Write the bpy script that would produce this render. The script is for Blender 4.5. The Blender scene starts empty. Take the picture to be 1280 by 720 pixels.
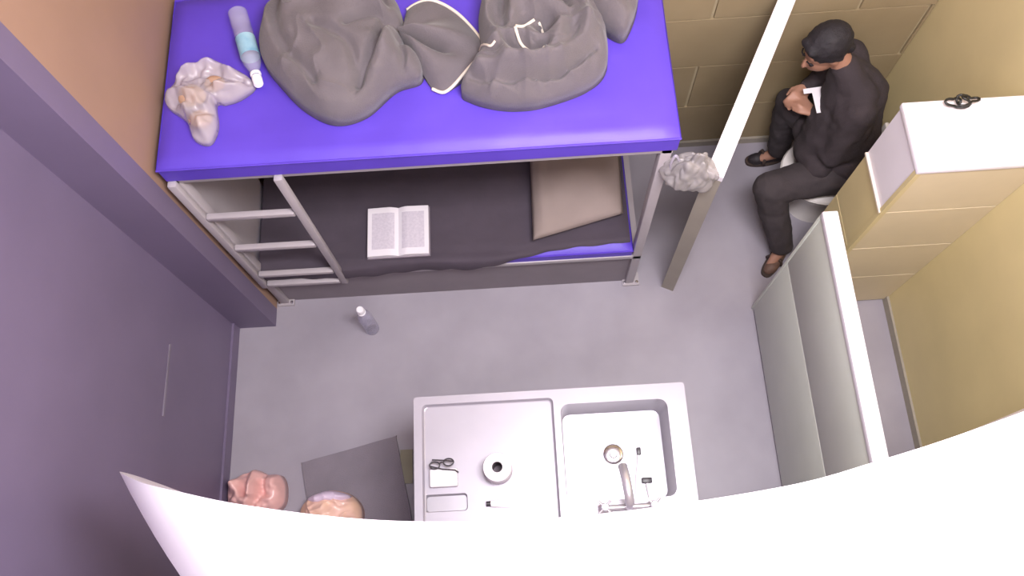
import bpy, bmesh, math, random
import numpy as np
from mathutils import Vector, Matrix, noise

scene = bpy.context.scene
# ------------------------------------------------------------------ camera
cam_data = bpy.data.cameras.new('camera')
cam = bpy.data.objects.new('camera', cam_data)
scene.collection.objects.link(cam)
cam_data.sensor_width = 36.0
cam_data.lens = 1019.0 / 1280.0 * 36.0
cam_data.clip_start = 0.02
cam.matrix_world = Matrix(((0.998104, 0.059320, 0.016414, 0.0),
                           (-0.050055, 0.937496, -0.344378, 0.0),
                           (-0.035817, 0.342903, 0.938688, 4.2),
                           (0, 0, 0, 1)))
scene.camera = cam
# ------------------------------------------------------------------ world, light, exposure
world = bpy.data.worlds.new('world')
scene.world = world
world.use_nodes = True
world.node_tree.nodes['Background'].inputs[0].default_value = (0.9, 0.88, 1.0, 1)
world.node_tree.nodes['Background'].inputs[1].default_value = 0.05
scene.view_settings.view_transform = 'Standard'
scene.view_settings.look = 'None'
scene.view_settings.gamma = 1.0
scene.view_settings.use_curve_mapping = False
scene.view_settings.exposure = 0.35

LAMP_POS = (0.55, 0.40, 4.335)
LAMP_WATTS = 127.0
ld = bpy.data.lights.new('tube_light', 'AREA')
ld.shape = 'RECTANGLE'
ld.size = 1.3
ld.size_y = 0.60
ld.energy = LAMP_WATTS
ld.color = (1.0, 0.965, 1.0)
lo = bpy.data.objects.new('tube_light', ld)
scene.collection.objects.link(lo)
lo.location = (LAMP_POS[0], LAMP_POS[1], LAMP_POS[2] - 0.03)

# ------------------------------------------------------------------ helpers
COL = scene.collection
PI = math.pi


def lin(c):
    out = []
    for v in c:
        v = v / 255.0
        out.append(v / 12.92 if v <= 0.04045 else ((v + 0.055) / 1.055) ** 2.4)
    return tuple(out) + (1.0,)


def material(name, rgb, rough=0.6, metal=0.0, var=0.12, scale=6.0, bump=0.0, bscale=60.0,
             trans=0.0, alpha=1.0, rgb2=None, coat=0.0, sheen=0.0, detail=4.0):
    m = bpy.data.materials.new(name)
    m.use_nodes = True
    nt = m.node_tree
    b = nt.nodes['Principled BSDF']
    b.inputs['Roughness'].default_value = rough
    b.inputs['Metallic'].default_value = metal
    if trans:
        b.inputs['Transmission Weight'].default_value = trans
        b.inputs['IOR'].default_value = 1.2
    if alpha < 1:
        b.inputs['Alpha'].default_value = alpha
    if coat:
        b.inputs['Coat Weight'].default_value = coat
        b.inputs['Coat Roughness'].default_value = 0.25
    if sheen:
        b.inputs['Sheen Weight'].default_value = sheen
    tc = nt.nodes.new('ShaderNodeTexCoord')
    nz = nt.nodes.new('ShaderNodeTexNoise')
    nz.inputs['Scale'].default_value = scale
    nz.inputs['Detail'].default_value = detail
    nt.links.new(tc.outputs['Object'], nz.inputs['Vector'])
    rp = nt.nodes.new('ShaderNodeValToRGB')
    c = lin(rgb)
    if rgb2 is None:
        rp.color_ramp.elements[0].color = tuple(x * (1 - var) for x in c[:3]) + (1,)
        rp.color_ramp.elements[1].color = tuple(min(1, x * (1 + var)) for x in c[:3]) + (1,)
    else:
        rp.color_ramp.elements[0].color = c
        rp.color_ramp.elements[1].color = lin(rgb2)
    rp.color_ramp.elements[0].position = 0.3
    rp.color_ramp.elements[1].position = 0.7
    nt.links.new(nz.outputs['Fac'], rp.inputs['Fac'])
    nt.links.new(rp.outputs['Color'], b.inputs['Base Color'])
    if bump:
        n2 = nt.nodes.new('ShaderNodeTexNoise')
        n2.inputs['Scale'].default_value = bscale
        n2.inputs['Detail'].default_value = 3.0
        nt.links.new(tc.outputs['Object'], n2.inputs['Vector'])
        bp = nt.nodes.new('ShaderNodeBump')
        bp.inputs['Strength'].default_value = bump
        bp.inputs['Distance'].default_value = 0.01
        nt.links.new(n2.outputs['Fac'], bp.inputs['Height'])
        nt.links.new(bp.outputs['Normal'], b.inputs['Normal'])
    return m


M = dict(
    floor=material('floor_vinyl', (150, 144, 154), 0.45, scale=2.2, rgb2=(168, 162, 172), bump=0.05, bscale=200),
    tan=material('tan_paint', (220, 204, 172), 0.6, var=0.06, scale=3),
    olive=material('olive_tan_block', (148, 131, 100), 0.6, rgb2=(162, 145, 114), scale=2.2, bump=0.08, bscale=90),
    mortar=material('mortar', (176, 162, 132), 0.8, var=0.06),
    peach=material('peach_paint', (160, 129, 110), 0.6, var=0.05, scale=3),
    cream=material('cream_paint', (215, 198, 150), 0.55, var=0.05, scale=3),
    dark=material('dark_purple_grey_paint', (116, 104, 130), 0.5, var=0.08, scale=2),
    dark_trim=material('pale_edge', (120, 112, 126), 0.5),  # thin strip slightly paler than the dark wall
    white=material('white_paint', (236, 230, 238), 0.5, var=0.02),
    ceiling=material('ceiling_paint', (224, 220, 222), 0.7, var=0.03),
    green=material('pale_green_panel', (214, 218, 207), 0.4, var=0.05, scale=3),
    grey_tan=material('grey_tan_render', (158, 150, 138), 0.6, var=0.07, scale=4),
    frame=material('grey_steel_paint', (176, 168, 172), 0.4, var=0.05),
    kick=material('dark_kick_panel', (134, 125, 131), 0.6, var=0.06),
    blue=material('blue_vinyl', (88, 62, 186), 0.5, rgb2=(96, 70, 200), scale=3, bump=0.12, bscale=9),
    sheet=material('dark_plum_sheet', (74, 65, 76), 0.85, var=0.08, scale=7, bump=0.2, bscale=25),
    blanket=material('taupe_blanket', (103, 96, 100), 0.95, var=0.08, scale=9, bump=0.25, bscale=160, sheen=0.2),
    hem=material('cream_hem', (226, 214, 200), 0.8, var=0.05),
    pillow=material('tan_pillow', (146, 131, 126), 0.8, var=0.05, scale=5, bump=0.15, bscale=14),
    paper=material('paper', (232, 226, 232), 0.8, var=0.02),
    print=material('page_text_grey', (214, 206, 216), 0.8, rgb2=(198, 190, 202), scale=90),
    cover=material('book_cover', (120, 110, 120), 0.6),
    plastic=material('clear_plastic', (216, 208, 228), 0.15, var=0.05, alpha=0.42),
    plastic_bag=material('cloudy_plastic', (206, 196, 200), 0.25, var=0.08, alpha=0.5, coat=0.3),
    carrier=material('carrier_film', (186, 180, 180), 0.3, rgb2=(150, 144, 144), scale=14, alpha=0.6, coat=0.2),
    bread=material('bread_contents', (206, 176, 150), 0.8, rgb2=(170, 130, 108), scale=14),
    bottle=material('clear_bottle', (200, 196, 222), 0.08, var=0.04, alpha=0.35),
    label=material('teal_label', (190, 222, 232), 0.5, rgb2=(120, 170, 196), scale=12),
    cap=material('white_cap', (248, 244, 250), 0.35, var=0.02),
    steel=material('brushed_steel', (168, 163, 173), 0.38, metal=0.25, var=0.04, scale=4),
    basin=material('basin_steel', (168, 164, 172), 0.32, metal=0.35, var=0.05, scale=5),
    chrome=material('chrome', (205, 203, 210), 0.14, metal=1.0, var=0.04),
    tap_metal=material('satin_chrome', (226, 222, 230), 0.3, metal=0.7, var=0.04),
    ceramic=material('white_ceramic', (236, 230, 226), 0.2, var=0.02, coat=0.5),
    black=material('black_cotton', (54, 46, 50), 0.9, var=0.12, scale=9, bump=0.2, bscale=120),
    trousers=material('charcoal_cotton', (60, 53, 56), 0.9, var=0.12, scale=9, bump=0.2, bscale=120),
    hair=material('dark_hair', (32, 28, 34), 0.7, var=0.2, scale=60, bump=0.3, bscale=160),
    skin=material('skin', (168, 124, 104), 0.55, var=0.06, scale=8),
    eye=material('dark_eye', (30, 24, 24), 0.3),
    shoe=material('brown_leather', (112, 86, 74), 0.6, var=0.1),
    sole=material('shoe_sole', (70, 56, 50), 0.7),
    shaded_shoe=material('shaded_leather', (42, 36, 40), 0.6, var=0.1),  # far shoe of the pair, its shade put into the leather colour
    mat=material('dark_mat', (132, 124, 133), 0.9, var=0.08, scale=5, bump=0.3, bscale=220),
    mat_edge=material('mat_edge', (150, 146, 126), 0.8),
    salmon=material('salmon_plastic', (236, 186, 180), 0.35, var=0.1, scale=8, coat=0.3),
    orange=material('orange_plastic', (244, 200, 160), 0.4, rgb2=(240, 196, 190), scale=5, coat=0.3),
    lilac=material('lilac_plastic', (226, 206, 226), 0.4, var=0.04),
    cable=material('black_wire', (30, 28, 26), 0.4),
    dark_plastic=material('dark_plastic', (58, 54, 60), 0.4),
    soap=material('white_soap', (240, 234, 240), 0.5, var=0.02),
    tissue=material('tissue', (238, 232, 240), 0.9, var=0.02),
    card=material('cardboard_core', (110, 100, 108), 0.8),
)


def finish(bm, name, mat, smooth):
    bmesh.ops.remove_doubles(bm, verts=bm.verts, dist=1e-6)
    bmesh.ops.recalc_face_normals(bm, faces=bm.faces)
    me = bpy.data.meshes.new(name)
    bm.to_mesh(me)
    bm.free()
    me.materials.append(M[mat] if isinstance(mat, str) else mat)
    if smooth:
        for p in me.polygons:
            p.use_smooth = True
        if smooth == 'auto':
            me.set_sharp_from_angle(angle=math.radians(38))
    return me


def world_origin(o):
    v = Vector((0, 0, 0))
    while o is not None:
        v += o.location
        o = o.parent
    return v


def add_mesh(name, me, parent=None):
    """mesh data is in world coordinates; origin goes to the base of the mesh, or to the parent's origin"""
    o = bpy.data.objects.new(name, me)
    COL.objects.link(o)
    if parent is not None:
        o.parent = parent
        off = world_origin(parent)
    else:
        co = np.empty(len(me.vertices) * 3)
        me.vertices.foreach_get('co', co)
        co = co.reshape(-1, 3)
        lo_, hi_ = co.min(0), co.max(0)
        off = Vector(((lo_[0] + hi_[0]) / 2, (lo_[1] + hi_[1]) / 2, lo_[2]))
        o.location = off
    me.transform(Matrix.Translation(-off))
    return o


def obj(name, bm, mat, parent=None, smooth='auto'):
    return add_mesh(name, finish(bm, name, mat, smooth), parent)


def tag(o, label=None, cat=None, group=None, kind=None):
    if label:
        o['label'] = label
    if cat:
        o['category'] = cat
    if group:
        o['group'] = group
    if kind:
        o['kind'] = kind
    return o


def thing(name, loc, label, cat, group=None):
    o = bpy.data.objects.new(name, None)
    COL.objects.link(o)
    o.location = loc
    o.empty_display_size = 0.1
    return tag(o, label, cat, group)


def box(bm, x0, x1, y0, y1, z0, z1, bev=0.0, seg=2):
    r = bmesh.ops.create_cube(bm, size=1.0)
    vs = r['verts']
    for v in vs:
        v.co = Vector(((x0 + x1) / 2 + v.co.x * (x1 - x0), (y0 + y1) / 2 + v.co.y * (y1 - y0), (z0 + z1) / 2 + v.co.z * (z1 - z0)))
    if bev:
        es = list({e for v in vs for e in v.link_edges})
        bmesh.ops.bevel(bm, geom=es, offset=bev, segments=seg, profile=0.5, affect='EDGES')
    return bm


def bx(*a, **k):
    return box(bmesh.new(), *a, **k)


def tube(bm, pts, r, seg=10, closed=False):
    pts = [Vector(p) for p in pts]
    n = len(pts)
    rad = r if isinstance(r, (list, tuple)) else [r] * n
    rings = []
    prev = None
    for i, p in enumerate(pts):
        a = pts[i - 1] if (i > 0 or closed) else p
        b = pts[(i + 1) % n] if (i < n - 1 or closed) else p
        t = (b - a).normalized()
        if prev is None:
            u = t.orthogonal().normalized()
        else:
            u = (prev - t * prev.dot(t))
            u = u.normalized() if u.length > 1e-6 else t.orthogonal().normalized()
        prev = u
        w = t.cross(u)
        rings.append([bm.verts.new(p + (u * math.cos(2 * PI * k / seg) + w * math.sin(2 * PI * k / seg)) * rad[i]) for k in range(seg)])
    for i in range(n if closed else n - 1):
        A, B = rings[i], rings[(i + 1) % n]
        for k in range(seg):
            bm.faces.new((A[k], A[(k + 1) % seg], B[(k + 1) % seg], B[k]))
    if not closed:
        bm.faces.new(rings[0][::-1])
        bm.faces.new(rings[-1])
    return bm


def lathe(bm, prof, origin=(0, 0, 0), axis=(0, 0, 1), seg=28, squash=1.0):
    """prof: list of (radius, height)"""
    q = Vector((0, 0, 1)).rotation_difference(Vector(axis).normalized())
    O = Vector(origin)
    rings = []
    for r, h in prof:
        if r < 1e-5:
            rings.append([bm.verts.new(O + q @ Vector((0, 0, h)))])
        else:
            rings.append([bm.verts.new(O + q @ Vector((r * math.cos(2 * PI * k / seg), squash * r * math.sin(2 * PI * k / seg), h))) for k in range(seg)])
    for A, B in zip(rings[:-1], rings[1:]):
        for k in range(seg):
            k2 = (k + 1) % seg
            if len(A) == 1 and len(B) == 1:
                continue
            if len(A) == 1:
                bm.faces.new((A[0], B[k2], B[k]))
            elif len(B) == 1:
                bm.faces.new((A[k], A[k2], B[0]))
            else:
                bm.faces.new((A[k], A[k2], B[k2], B[k]))
    return bm


def catmull(pts, per=12, closed=False):
    P = [np.array(p, float) for p in pts]
    n = len(P)
    out = []
    for i in range(n if closed else n - 1):
        if closed:
            a, b, c, d = P[i - 1], P[i], P[(i + 1) % n], P[(i + 2) % n]
        else:
            a, b, c, d = P[max(i - 1, 0)], P[i], P[i + 1], P[min(i + 2, n - 1)]
        for k in range(per):
            t = k / per
            out.append(0.5 * ((2 * b) + (c - a) * t + (2 * a - 5 * b + 4 * c - d) * t * t + (3 * b - a - 3 * c + d) * t ** 3))
    if not closed:
        out.append(P[-1])
    return np.array(out)


def polydist(X, Y, pl):
    d = np.full(X.shape, 9.0)
    for a, b in zip(pl[:-1], pl[1:]):
        ax, ay = a[:2]
        bx_, by_ = b[:2]
        L = (bx_ - ax) ** 2 + (by_ - ay) ** 2 + 1e-12
        t = np.clip(((X - ax) * (bx_ - ax) + (Y - ay) * (by_ - ay)) / L, 0, 1)
        d = np.minimum(d, np.hypot(X - ax - t * (bx_ - ax), Y - ay - t * (by_ - ay)))
    return d


def cloth_heap(outline, zb, h, ridges=(), extra=None, centre=None, p=2.6, q=2.0, nr=46, nt=168, namp=0.012, nscale=7.0, seed=0.0, edge=0.03, ramp=0.0, rscale=4.0, stretch=(1.0, 1.0)):
    """a heap of cloth: a rounded mound over a closed outline, with folds raised or sunk along polylines"""
    O = catmull(outline, 14, True)
    # resample to nt points by arc length
    Q = np.vstack([O, O[:1]])
    s = np.concatenate([[0], np.cumsum(np.hypot(*np.diff(Q, axis=0).T))])
    tt = np.linspace(0, s[-1], nt, endpoint=False)
    ox, oy = np.interp(tt, s, Q[:, 0]), np.interp(tt, s, Q[:, 1])
    c = np.array(centre) if centre is not None else np.array([ox.mean(), oy.mean()])
    rr = np.linspace(0, 1, nr + 1)[1:] ** 0.8
    X = c[0] + rr[:, None] * (ox - c[0])[None]
    Y = c[1] + rr[:, None] * (oy - c[1])[None]
    prof = np.power(np.clip(1 - rr ** p, 0, 1), 1 / q)[:, None] * np.ones(nt)[None]
    Z = h * prof
    soft = np.clip(prof * 1.6, 0, 1)
    for pl, amp, wid in ridges:
        dd = polydist(X, Y, catmull(pl, 8))
        Z = Z + amp * np.exp(-(dd / wid) ** 2) * soft
    if extra is not None:
        Z = Z + extra(X, Y) * soft
    NZ = np.array([[noise.noise(Vector((x * nscale, y * nscale, seed))) + 0.5 * noise.noise(Vector((x * nscale * 2.3, y * nscale * 2.3, seed + 5))) for x, y in zip(a, b)] for a, b in zip(X, Y)])
    Z = Z + namp * NZ * soft
    if ramp:
        def rid(x, y):
            w = Vector((x * rscale * stretch[0] + .5 * noise.noise(Vector((x * 5, y * 5, seed + 9))), y * rscale * stretch[1] + .5 * noise.noise(Vector((x * 5, y * 5, seed + 2))), seed))
            a_ = 1 - abs(noise.noise(w)) * 2.2
            b_ = 1 - abs(noise.noise(w * 2.1 + Vector((4, 4, 4)))) * 2.2
            return max(a_, 0) ** 3 + .45 * max(b_, 0) ** 3
        Z = Z + ramp * np.array([[rid(x, y) for x, y in zip(a, b)] for a, b in zip(X, Y)]) * soft
    Z = np.maximum(Z, 0.0) + zb + edge * np.clip(prof * 6, 0, 1)
    # bulge: sides overhang a little
    bm = bmesh.new()
    ctr = bm.verts.new((c[0], c[1], float(Z[0].mean())))
    rings = [[bm.verts.new((X[i, k], Y[i, k], Z[i, k])) for k in range(nt)] for i in range(nr)]
    rings.append([bm.verts.new((c[0] + 0.985 * (ox[k] - c[0]), c[1] + 0.985 * (oy[k] - c[1]), zb)) for k in range(nt)])
    for k in range(nt):
        bm.faces.new((ctr, rings[0][k], rings[0][(k + 1) % nt]))
        for A, B in zip(rings[:-1], rings[1:]):
            bm.faces.new((A[k], B[k], B[(k + 1) % nt], A[(k + 1) % nt]))
    bm.faces.new(rings[-1][::-1])

    def height(x, y):
        i = np.argmin((X - x) ** 2 + (Y - y) ** 2)
        return float(Z.flat[i])
    return bm, height


def capsules(items, voxel, name, mat, smooth_iter=6, factor=0.5, ell=()):
    """one continuous skin over round cones (a, ra, b, rb) and ellipsoids (centre, radii, 3x3 axes)"""
    bm = bmesh.new()
    for a, ra, b, rb in items:
        a, b = Vector(a), Vector(b)
        n = max(2, int((b - a).length / (0.35 * max(min(ra, rb), 0.004))) + 1)
        n = min(n, 40)
        if (b - a).length < 1e-4:
            n = 1
        for i in range(n):
            t = i / max(1, n - 1)
            bmesh.ops.create_icosphere(bm, subdivisions=2, radius=ra + (rb - ra) * t, matrix=Matrix.Translation(a.lerp(b, t)))
    for c, r, ax in ell:
        R = Matrix((ax[0], ax[1], ax[2])).transposed().to_4x4() if ax else Matrix.Identity(4)
        S = Matrix.Diagonal((r[0], r[1], r[2], 1))
        bmesh.ops.create_icosphere(bm, subdivisions=3, radius=1.0, matrix=Matrix.Translation(Vector(c)) @ R @ S)
    me = bpy.data.meshes.new('tmp')
    bm.to_mesh(me)
    bm.free()
    o = bpy.data.objects.new('tmp', me)
    COL.objects.link(o)
    m = o.modifiers.new('r', 'REMESH')
    m.mode = 'VOXEL'
    m.voxel_size = voxel
    s = o.modifiers.new('s', 'SMOOTH')
    s.iterations = smooth_iter
    s.factor = factor
    bpy.context.view_layer.update()
    dg = bpy.context.evaluated_depsgraph_get()
    out = bpy.data.meshes.new_from_object(o.evaluated_get(dg))
    out.name = name
    bpy.data.objects.remove(o)
    bpy.data.meshes.remove(me)
    out.materials.clear()
    out.materials.append(M[mat])
    for p_ in out.polygons:
        p_.use_smooth = True
    return out


def wrinkle(me, amp, scale, seed=0.0):
    for v in me.vertices:
        n = v.normal
        v.co += n * amp * (noise.noise(v.co * scale + Vector((seed, 0, 0))) + 0.5 * noise.noise(v.co * scale * 2.1 + Vector((0, seed, 3))))


# ------------------------------------------------------------------ the setting
XL, XLF, XR, YB, YN, ZC = -1.58, -1.37, 1.92, 2.36, -0.30, 4.40
tag(obj('floor', bx(XL - .1, XR + .1, YN - .1, YB + .1, -.1, 0), 'floor'), kind='structure')
tag(obj('ceiling', bx(XL - .1, XR + .1, YN - .1, YB + .1, ZC, ZC + .1), 'ceiling'), kind='structure')
wb = tag(obj('wall_back', bx(XLF - .1, XR + .1, YB + .012, YB + .12, 0, ZC), 'mortar'), kind='structure')
# blocks of the back wall (each a piece of its own, joints recessed)
bw, bh = 0.646, 0.352
block_me = None
rows = [0.054 + i * (bh + .008) for i in range(12)]
for ri, z in enumerate(rows):
    shift = 0.0 if ri % 2 == 0 else -0.33
    x = XLF + shift
    while x < XR:
        x0, x1 = max(x, XLF), min(x + bw, XR)
        if x1 - x0 > 0.02:
            z1 = min(z + bh, ZC)
            obj('block', bx(x0 + .004, x1 - .004, YB, YB + .02, z, z1), 'olive', wb)
        x += bw + .008
tag(obj('baseboard_back', bx(XLF, XR, YB - .012, YB + .02, 0, .05), 'grey_tan'), kind='structure')
wl = tag(obj('wall_left', bx(XL - .1, XL, YN, 1.50, 0, ZC), 'dark'), kind='structure')
obj('seam', bx(XL - .002, XL + .006, .76, 1.08, .790, .802), 'dark_trim', wl)
obj('skirting', bx(XL, XL + .012, YN, 1.40, 0, .09), 'dark', wl)
tag(obj('trim_1', bx(XL - .1, XLF, 1.40, 1.50, 0, ZC), 'dark'), kind='structure')
tag(obj('wall_left_far', bx(XL - .1, XLF, 1.50, YB + .1, 0, ZC), 'peach'), kind='structure')
tag(obj('wall_right', bx(XR, XR + .1, YN, YB + .1, 0, ZC), 'cream'), kind='structure')
tag(obj('baseboard_right', bx(XR - .012, XR, YN, 1.35, 0, .06), 'grey_tan'), kind='structure')
tag(obj('wall_near', bx(XL - .1, XR + .1, YN - .1, YN, 0, ZC), 'white'), kind='structure')
# unseen boxed-in wall behind the sink; camera housing rim built as a ledge on it
tag(obj('wall_near_lower', bx(XL, XR, YN, .055, 0, 1.795), 'white'), kind='structure')
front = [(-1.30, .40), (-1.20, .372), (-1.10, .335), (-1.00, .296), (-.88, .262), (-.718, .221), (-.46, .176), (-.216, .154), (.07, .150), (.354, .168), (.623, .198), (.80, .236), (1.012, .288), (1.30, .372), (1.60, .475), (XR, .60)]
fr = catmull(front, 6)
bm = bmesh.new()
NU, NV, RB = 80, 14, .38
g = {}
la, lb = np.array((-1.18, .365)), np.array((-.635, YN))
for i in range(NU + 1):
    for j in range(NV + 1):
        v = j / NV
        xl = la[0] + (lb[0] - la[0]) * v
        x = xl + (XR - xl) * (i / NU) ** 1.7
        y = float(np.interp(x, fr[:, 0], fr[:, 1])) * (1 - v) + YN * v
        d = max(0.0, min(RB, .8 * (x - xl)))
        z = 2.20 - RB * (1 - math.sqrt(max(0.0, 1 - (1 - d / RB) ** 2)))  # left end rounded down so the lens vignette is put into the shape
        if j == 0:
            z -= .004
        g[i, j] = bm.verts.new((x, y, z))
for i in range(NU):
    for j in range(NV):
        bm.faces.new((g[i, j], g[i + 1, j], g[i + 1, j + 1], g[i, j + 1]))
rim = [g[i, 0] for i in range(NU + 1)] + [g[NU, j] for j in range(1, NV + 1)] + [g[i, NV] for i in range(NU - 1, -1, -1)] + [g[0, j] for j in range(NV - 1, 0, -1)]
low = [bm.verts.new((v.co.x, v.co.y, 1.80)) for v in rim]
for i in range(len(rim)):
    k = (i + 1) % len(rim)
    bm.faces.new((rim[i], rim[k], low[k], low[i]))
bm.faces.new(low)
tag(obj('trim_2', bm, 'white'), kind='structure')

# angled low screen between the bunk and the toilet corner


def slanted(bm, a, b, thick, z0, z1, ext0=0.0, ext1=0.0):
    """upright slab from plan point a to b, thickness to the right of the line"""
    a, b = Vector((*a, 0)), Vector((*b, 0))
    d = (b - a).normalized()
    n_ = Vector((d.y, -d.x, 0))
    a, b = a - d * ext0, b + d * ext1
    vs = [bm.verts.new(p_ + Vector((0, 0, z))) for z in (z0, z1) for p_ in (a, b, b + n_ * thick, a + n_ * thick)]
    for f in ((0, 1, 2, 3), (4, 5, 6, 7), (0, 1, 5, 4), (1, 2, 6, 5), (2, 3, 7, 6), (3, 0, 4, 7)):
        bm.faces.new([vs[k] for k in f])
    return bm


A0, A1 = (.744, 1.495), (1.184, 2.352)
ps = thing('slanted_screen', (.90, 1.92, 0), 'slanted low screen with a bright white top rail between bunk and toilet corner', 'screen')
obj('panel', slanted(bmesh.new(), A0, A1, .058, .02, 1.285, ext0=-.012), 'grey_tan', ps)
obj('top_rail', slanted(bmesh.new(), (.738, 1.495), (1.178, 2.352), .070, 1.285, 1.318), 'white', ps)
obj('end_post', slanted(bmesh.new(), (.740, 1.496), (.752, 1.520), .066, 0, 1.286), 'grey_tan', ps)
obj('base_channel', slanted(bmesh.new(), (.756, 1.508), (1.186, 2.350), .046, 0, .022), 'dark_plastic', ps)

# low green-white screen beside the box
sc = thing('low_screen', (1.236, .7, 0), 'waist-high pale green screen with a bright white top rail', 'screen')
obj('panel', bx(1.210, 1.262, .09, 1.345, .03, .667, bev=.004), 'green', sc)
obj('panel', bx(1.210, 1.262, .09, 1.345, .673, 1.16, bev=.004), 'green', sc)
obj('core', bx(1.213, 1.258, .09, 1.340, .02, 1.17), 'white', sc)
obj('top_rail', bx(1.205, 1.268, .09, 1.350, 1.16, 1.197, bev=.006), 'white', sc)
obj('end_post', bx(1.207, 1.266, 1.335, 1.352, 0, 1.165, bev=.003), 'green', sc)
obj('base_channel', bx(1.216, 1.256, .09, 1.33, 0, .03), 'dark_plastic', sc)

# boxed duct beside the toilet
dz = 1.52
du = thing('service_duct', (1.69, 1.485, 0), 'tall cream boxed duct with a bright white top beside the toilet', 'duct')
obj('body', bx(1.468, XR, 1.358, 1.622, 0, dz - .03), 'cream', du)
for i, (z0, z1) in enumerate(((.02, .39), (.398, .77), (.778, 1.15), (1.158, 1.488))):
    obj('front_block', bx(1.464, XR - .002, 1.346, 1.362, z0, z1), 'tan', du)
    obj('side_block', bx(1.455, 1.470, 1.350, 1.622, z0, z1), 'cream' if i < 3 else 'white', du)
obj('edge_strip', bx(1.450, 1.470, 1.342, 1.362, 0, dz - .03), 'cream', du)
obj('ledge_strip', bx(1.444, 1.460, 1.346, 1.622, 1.150, 1.160), 'hem', du)
obj('top_slab', bx(1.448, XR, 1.340, 1.630, dz - .03, dz, bev=.006), 'white', du)

# ceiling lamp that lights the cell
lamp = thing('ceiling_lamp', (LAMP_POS[0], LAMP_POS[1], LAMP_POS[2]), 'long white ceiling lamp over the middle of the cell', 'lamp')
obj('housing', bx(LAMP_POS[0] - .68, LAMP_POS[0] + .68, LAMP_POS[1] - .32, LAMP_POS[1] + .32, LAMP_POS[2] + .0, ZC, bev=.01), 'white', lamp)
lo.parent = lamp
lo.location = (0, 0, -0.012)

# ------------------------------------------------------------------ bunk bed
B0, B1, BF, BB = -1.345, .590, 1.524, 2.310
bunk = thing('bunk_bed', ((B0 + B1) / 2, (BF + BB) / 2, 0), 'grey steel bunk bed with a ladder at its left end', 'bed')
zt = 1.470
obj('upper_front_rail', bx(B0, B1, BF, BF + .035, zt - .036, zt, bev=.004), 'frame', bunk)
obj('upper_back_rail', bx(B0, B1, BB - .035, BB, zt - .036, zt, bev=.004), 'frame', bunk)
obj('upper_end_rail', bx(B0, B0 + .035, BF, BB, zt - .036, zt), 'frame', bunk)
obj('upper_end_rail', bx(B1 - .035, B1, BF, BB, zt - .036, zt), 'frame', bunk)
obj('upper_deck', bx(B0 + .01, B1 - .01, BF + .02, BB - .02, zt - .014, zt), 'frame', bunk)
for x in (B0, B1 - .045):
    for y in (BF, BB - .045):
        pst = obj('post', bx(x, x + .045, y, y + .045, .012, zt - .005, bev=.004), 'frame', bunk)
        obj('foot_plate', bx(x - .015, x + .075, y - .012, y + .06, 0, .014), 'frame', pst)
        for dx in (-.004, .062):
            obj('bolt', lathe(bmesh.new(), [(0, .024), (.008, .022), (.009, .012), (.009, .010)], (x + dx, y + .004, 0), seg=10), 'chrome', pst)
zl = .40
obj('lower_front_rail', bx(B0, B1, BF, BF + .03, zl - .035, zl, bev=.004), 'frame', bunk)
obj('lower_back_rail', bx(B0, B1, BB - .03, BB, zl - .035, zl), 'frame', bunk)
obj('lower_deck', bx(B0 + .01, B1 - .01, BF + .02, BB - .02, zl - .02, zl), 'frame', bunk)
obj('kick_panel', bx(B0 + .04, B1 - .045, BF + .022, BF + .036, .0, zl - .03), 'kick', bunk)
obj('end_panel', bx(B0 + .004, B0 + .016, BF + .05, 2.02, zl, zt - .036), 'frame', bunk)
# ladder, part of the bed
lx0, lx1, ly = -1.322, -.915, 1.506
for x in (lx0, lx1):
    obj('ladder_rail', bx(x - .017, x + .017, ly - .014, ly + .014, .34, zt - .002, bev=.005), 'frame', bunk)
for z in (1.165, .835, .505):
    obj('ladder_rung', bx(lx0 + .02, lx1 - .02, ly - .016, ly + .012, z - .015, z + .015, bev=.005), 'frame', bunk)
obj('ladder_foot_bar', bx(lx0 + .02, lx1 - .02, ly - .016, ly + .014, .355, .385, bev=.004), 'frame', bunk)


def mattress(name, x0, x1, y0, y1, z0, z1, mat, label):
    t = thing(name, ((x0 + x1) / 2, (y0 + y1) / 2, z0), label, 'mattress')
    bm = bmesh.new()
    nx, ny = 60, 28
    g = {}
    for i in range(nx + 1):
        for j in range(ny + 1):
            x = x0 + (x1 - x0) * i / nx
            y = y0 + (y1 - y0) * j / ny
            e = min(x - x0, x1 - x, y - y0, y1 - y)
            z = z1 - .022 * math.exp(-e / .018) + .006 * noise.noise(Vector((x * 3, y * 4, 1))) + .003 * noise.noise(Vector((x * 9, y * 14, 4)))
            # shallow pull creases running in from the front edge
            z -= .005 * math.exp(-((y - y0 - .075) / .012) ** 2) * (.5 + .5 * math.sin(x * 7))
            g[i, j] = bm.verts.new((x, y, z))
    for i in range(nx):
        for j in range(ny):
            bm.faces.new((g[i, j], g[i + 1, j], g[i + 1, j + 1], g[i, j + 1]))
    rim = [g[i, 0] for i in range(nx + 1)] + [g[nx, j] for j in range(1, ny + 1)] + [g[i, ny] for i in range(nx - 1, -1, -1)] + [g[0, j] for j in range(ny - 1, 0, -1)]
    low = [bm.verts.new((v.co.x, v.co.y, z0)) for v in rim]
    for i in range(len(rim)):
        j = (i + 1) % len(rim)
        bm.faces.new((rim[j], rim[i], low[i], low[j]))
    bm.faces.new(low)
    obj('pad', bm, mat, t, smooth='auto')
    zs = z1 - .024
    pts = [(x0 - .002, y0 - .002, zs), (x1 + .002, y0 - .002, zs), (x1 + .002, y1 + .002, zs), (x0 - .002, y1 + .002, zs)]
    obj('piping', tube(bmesh.new(), pts, .005, 6, closed=True), mat, t)
    return t


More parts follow.
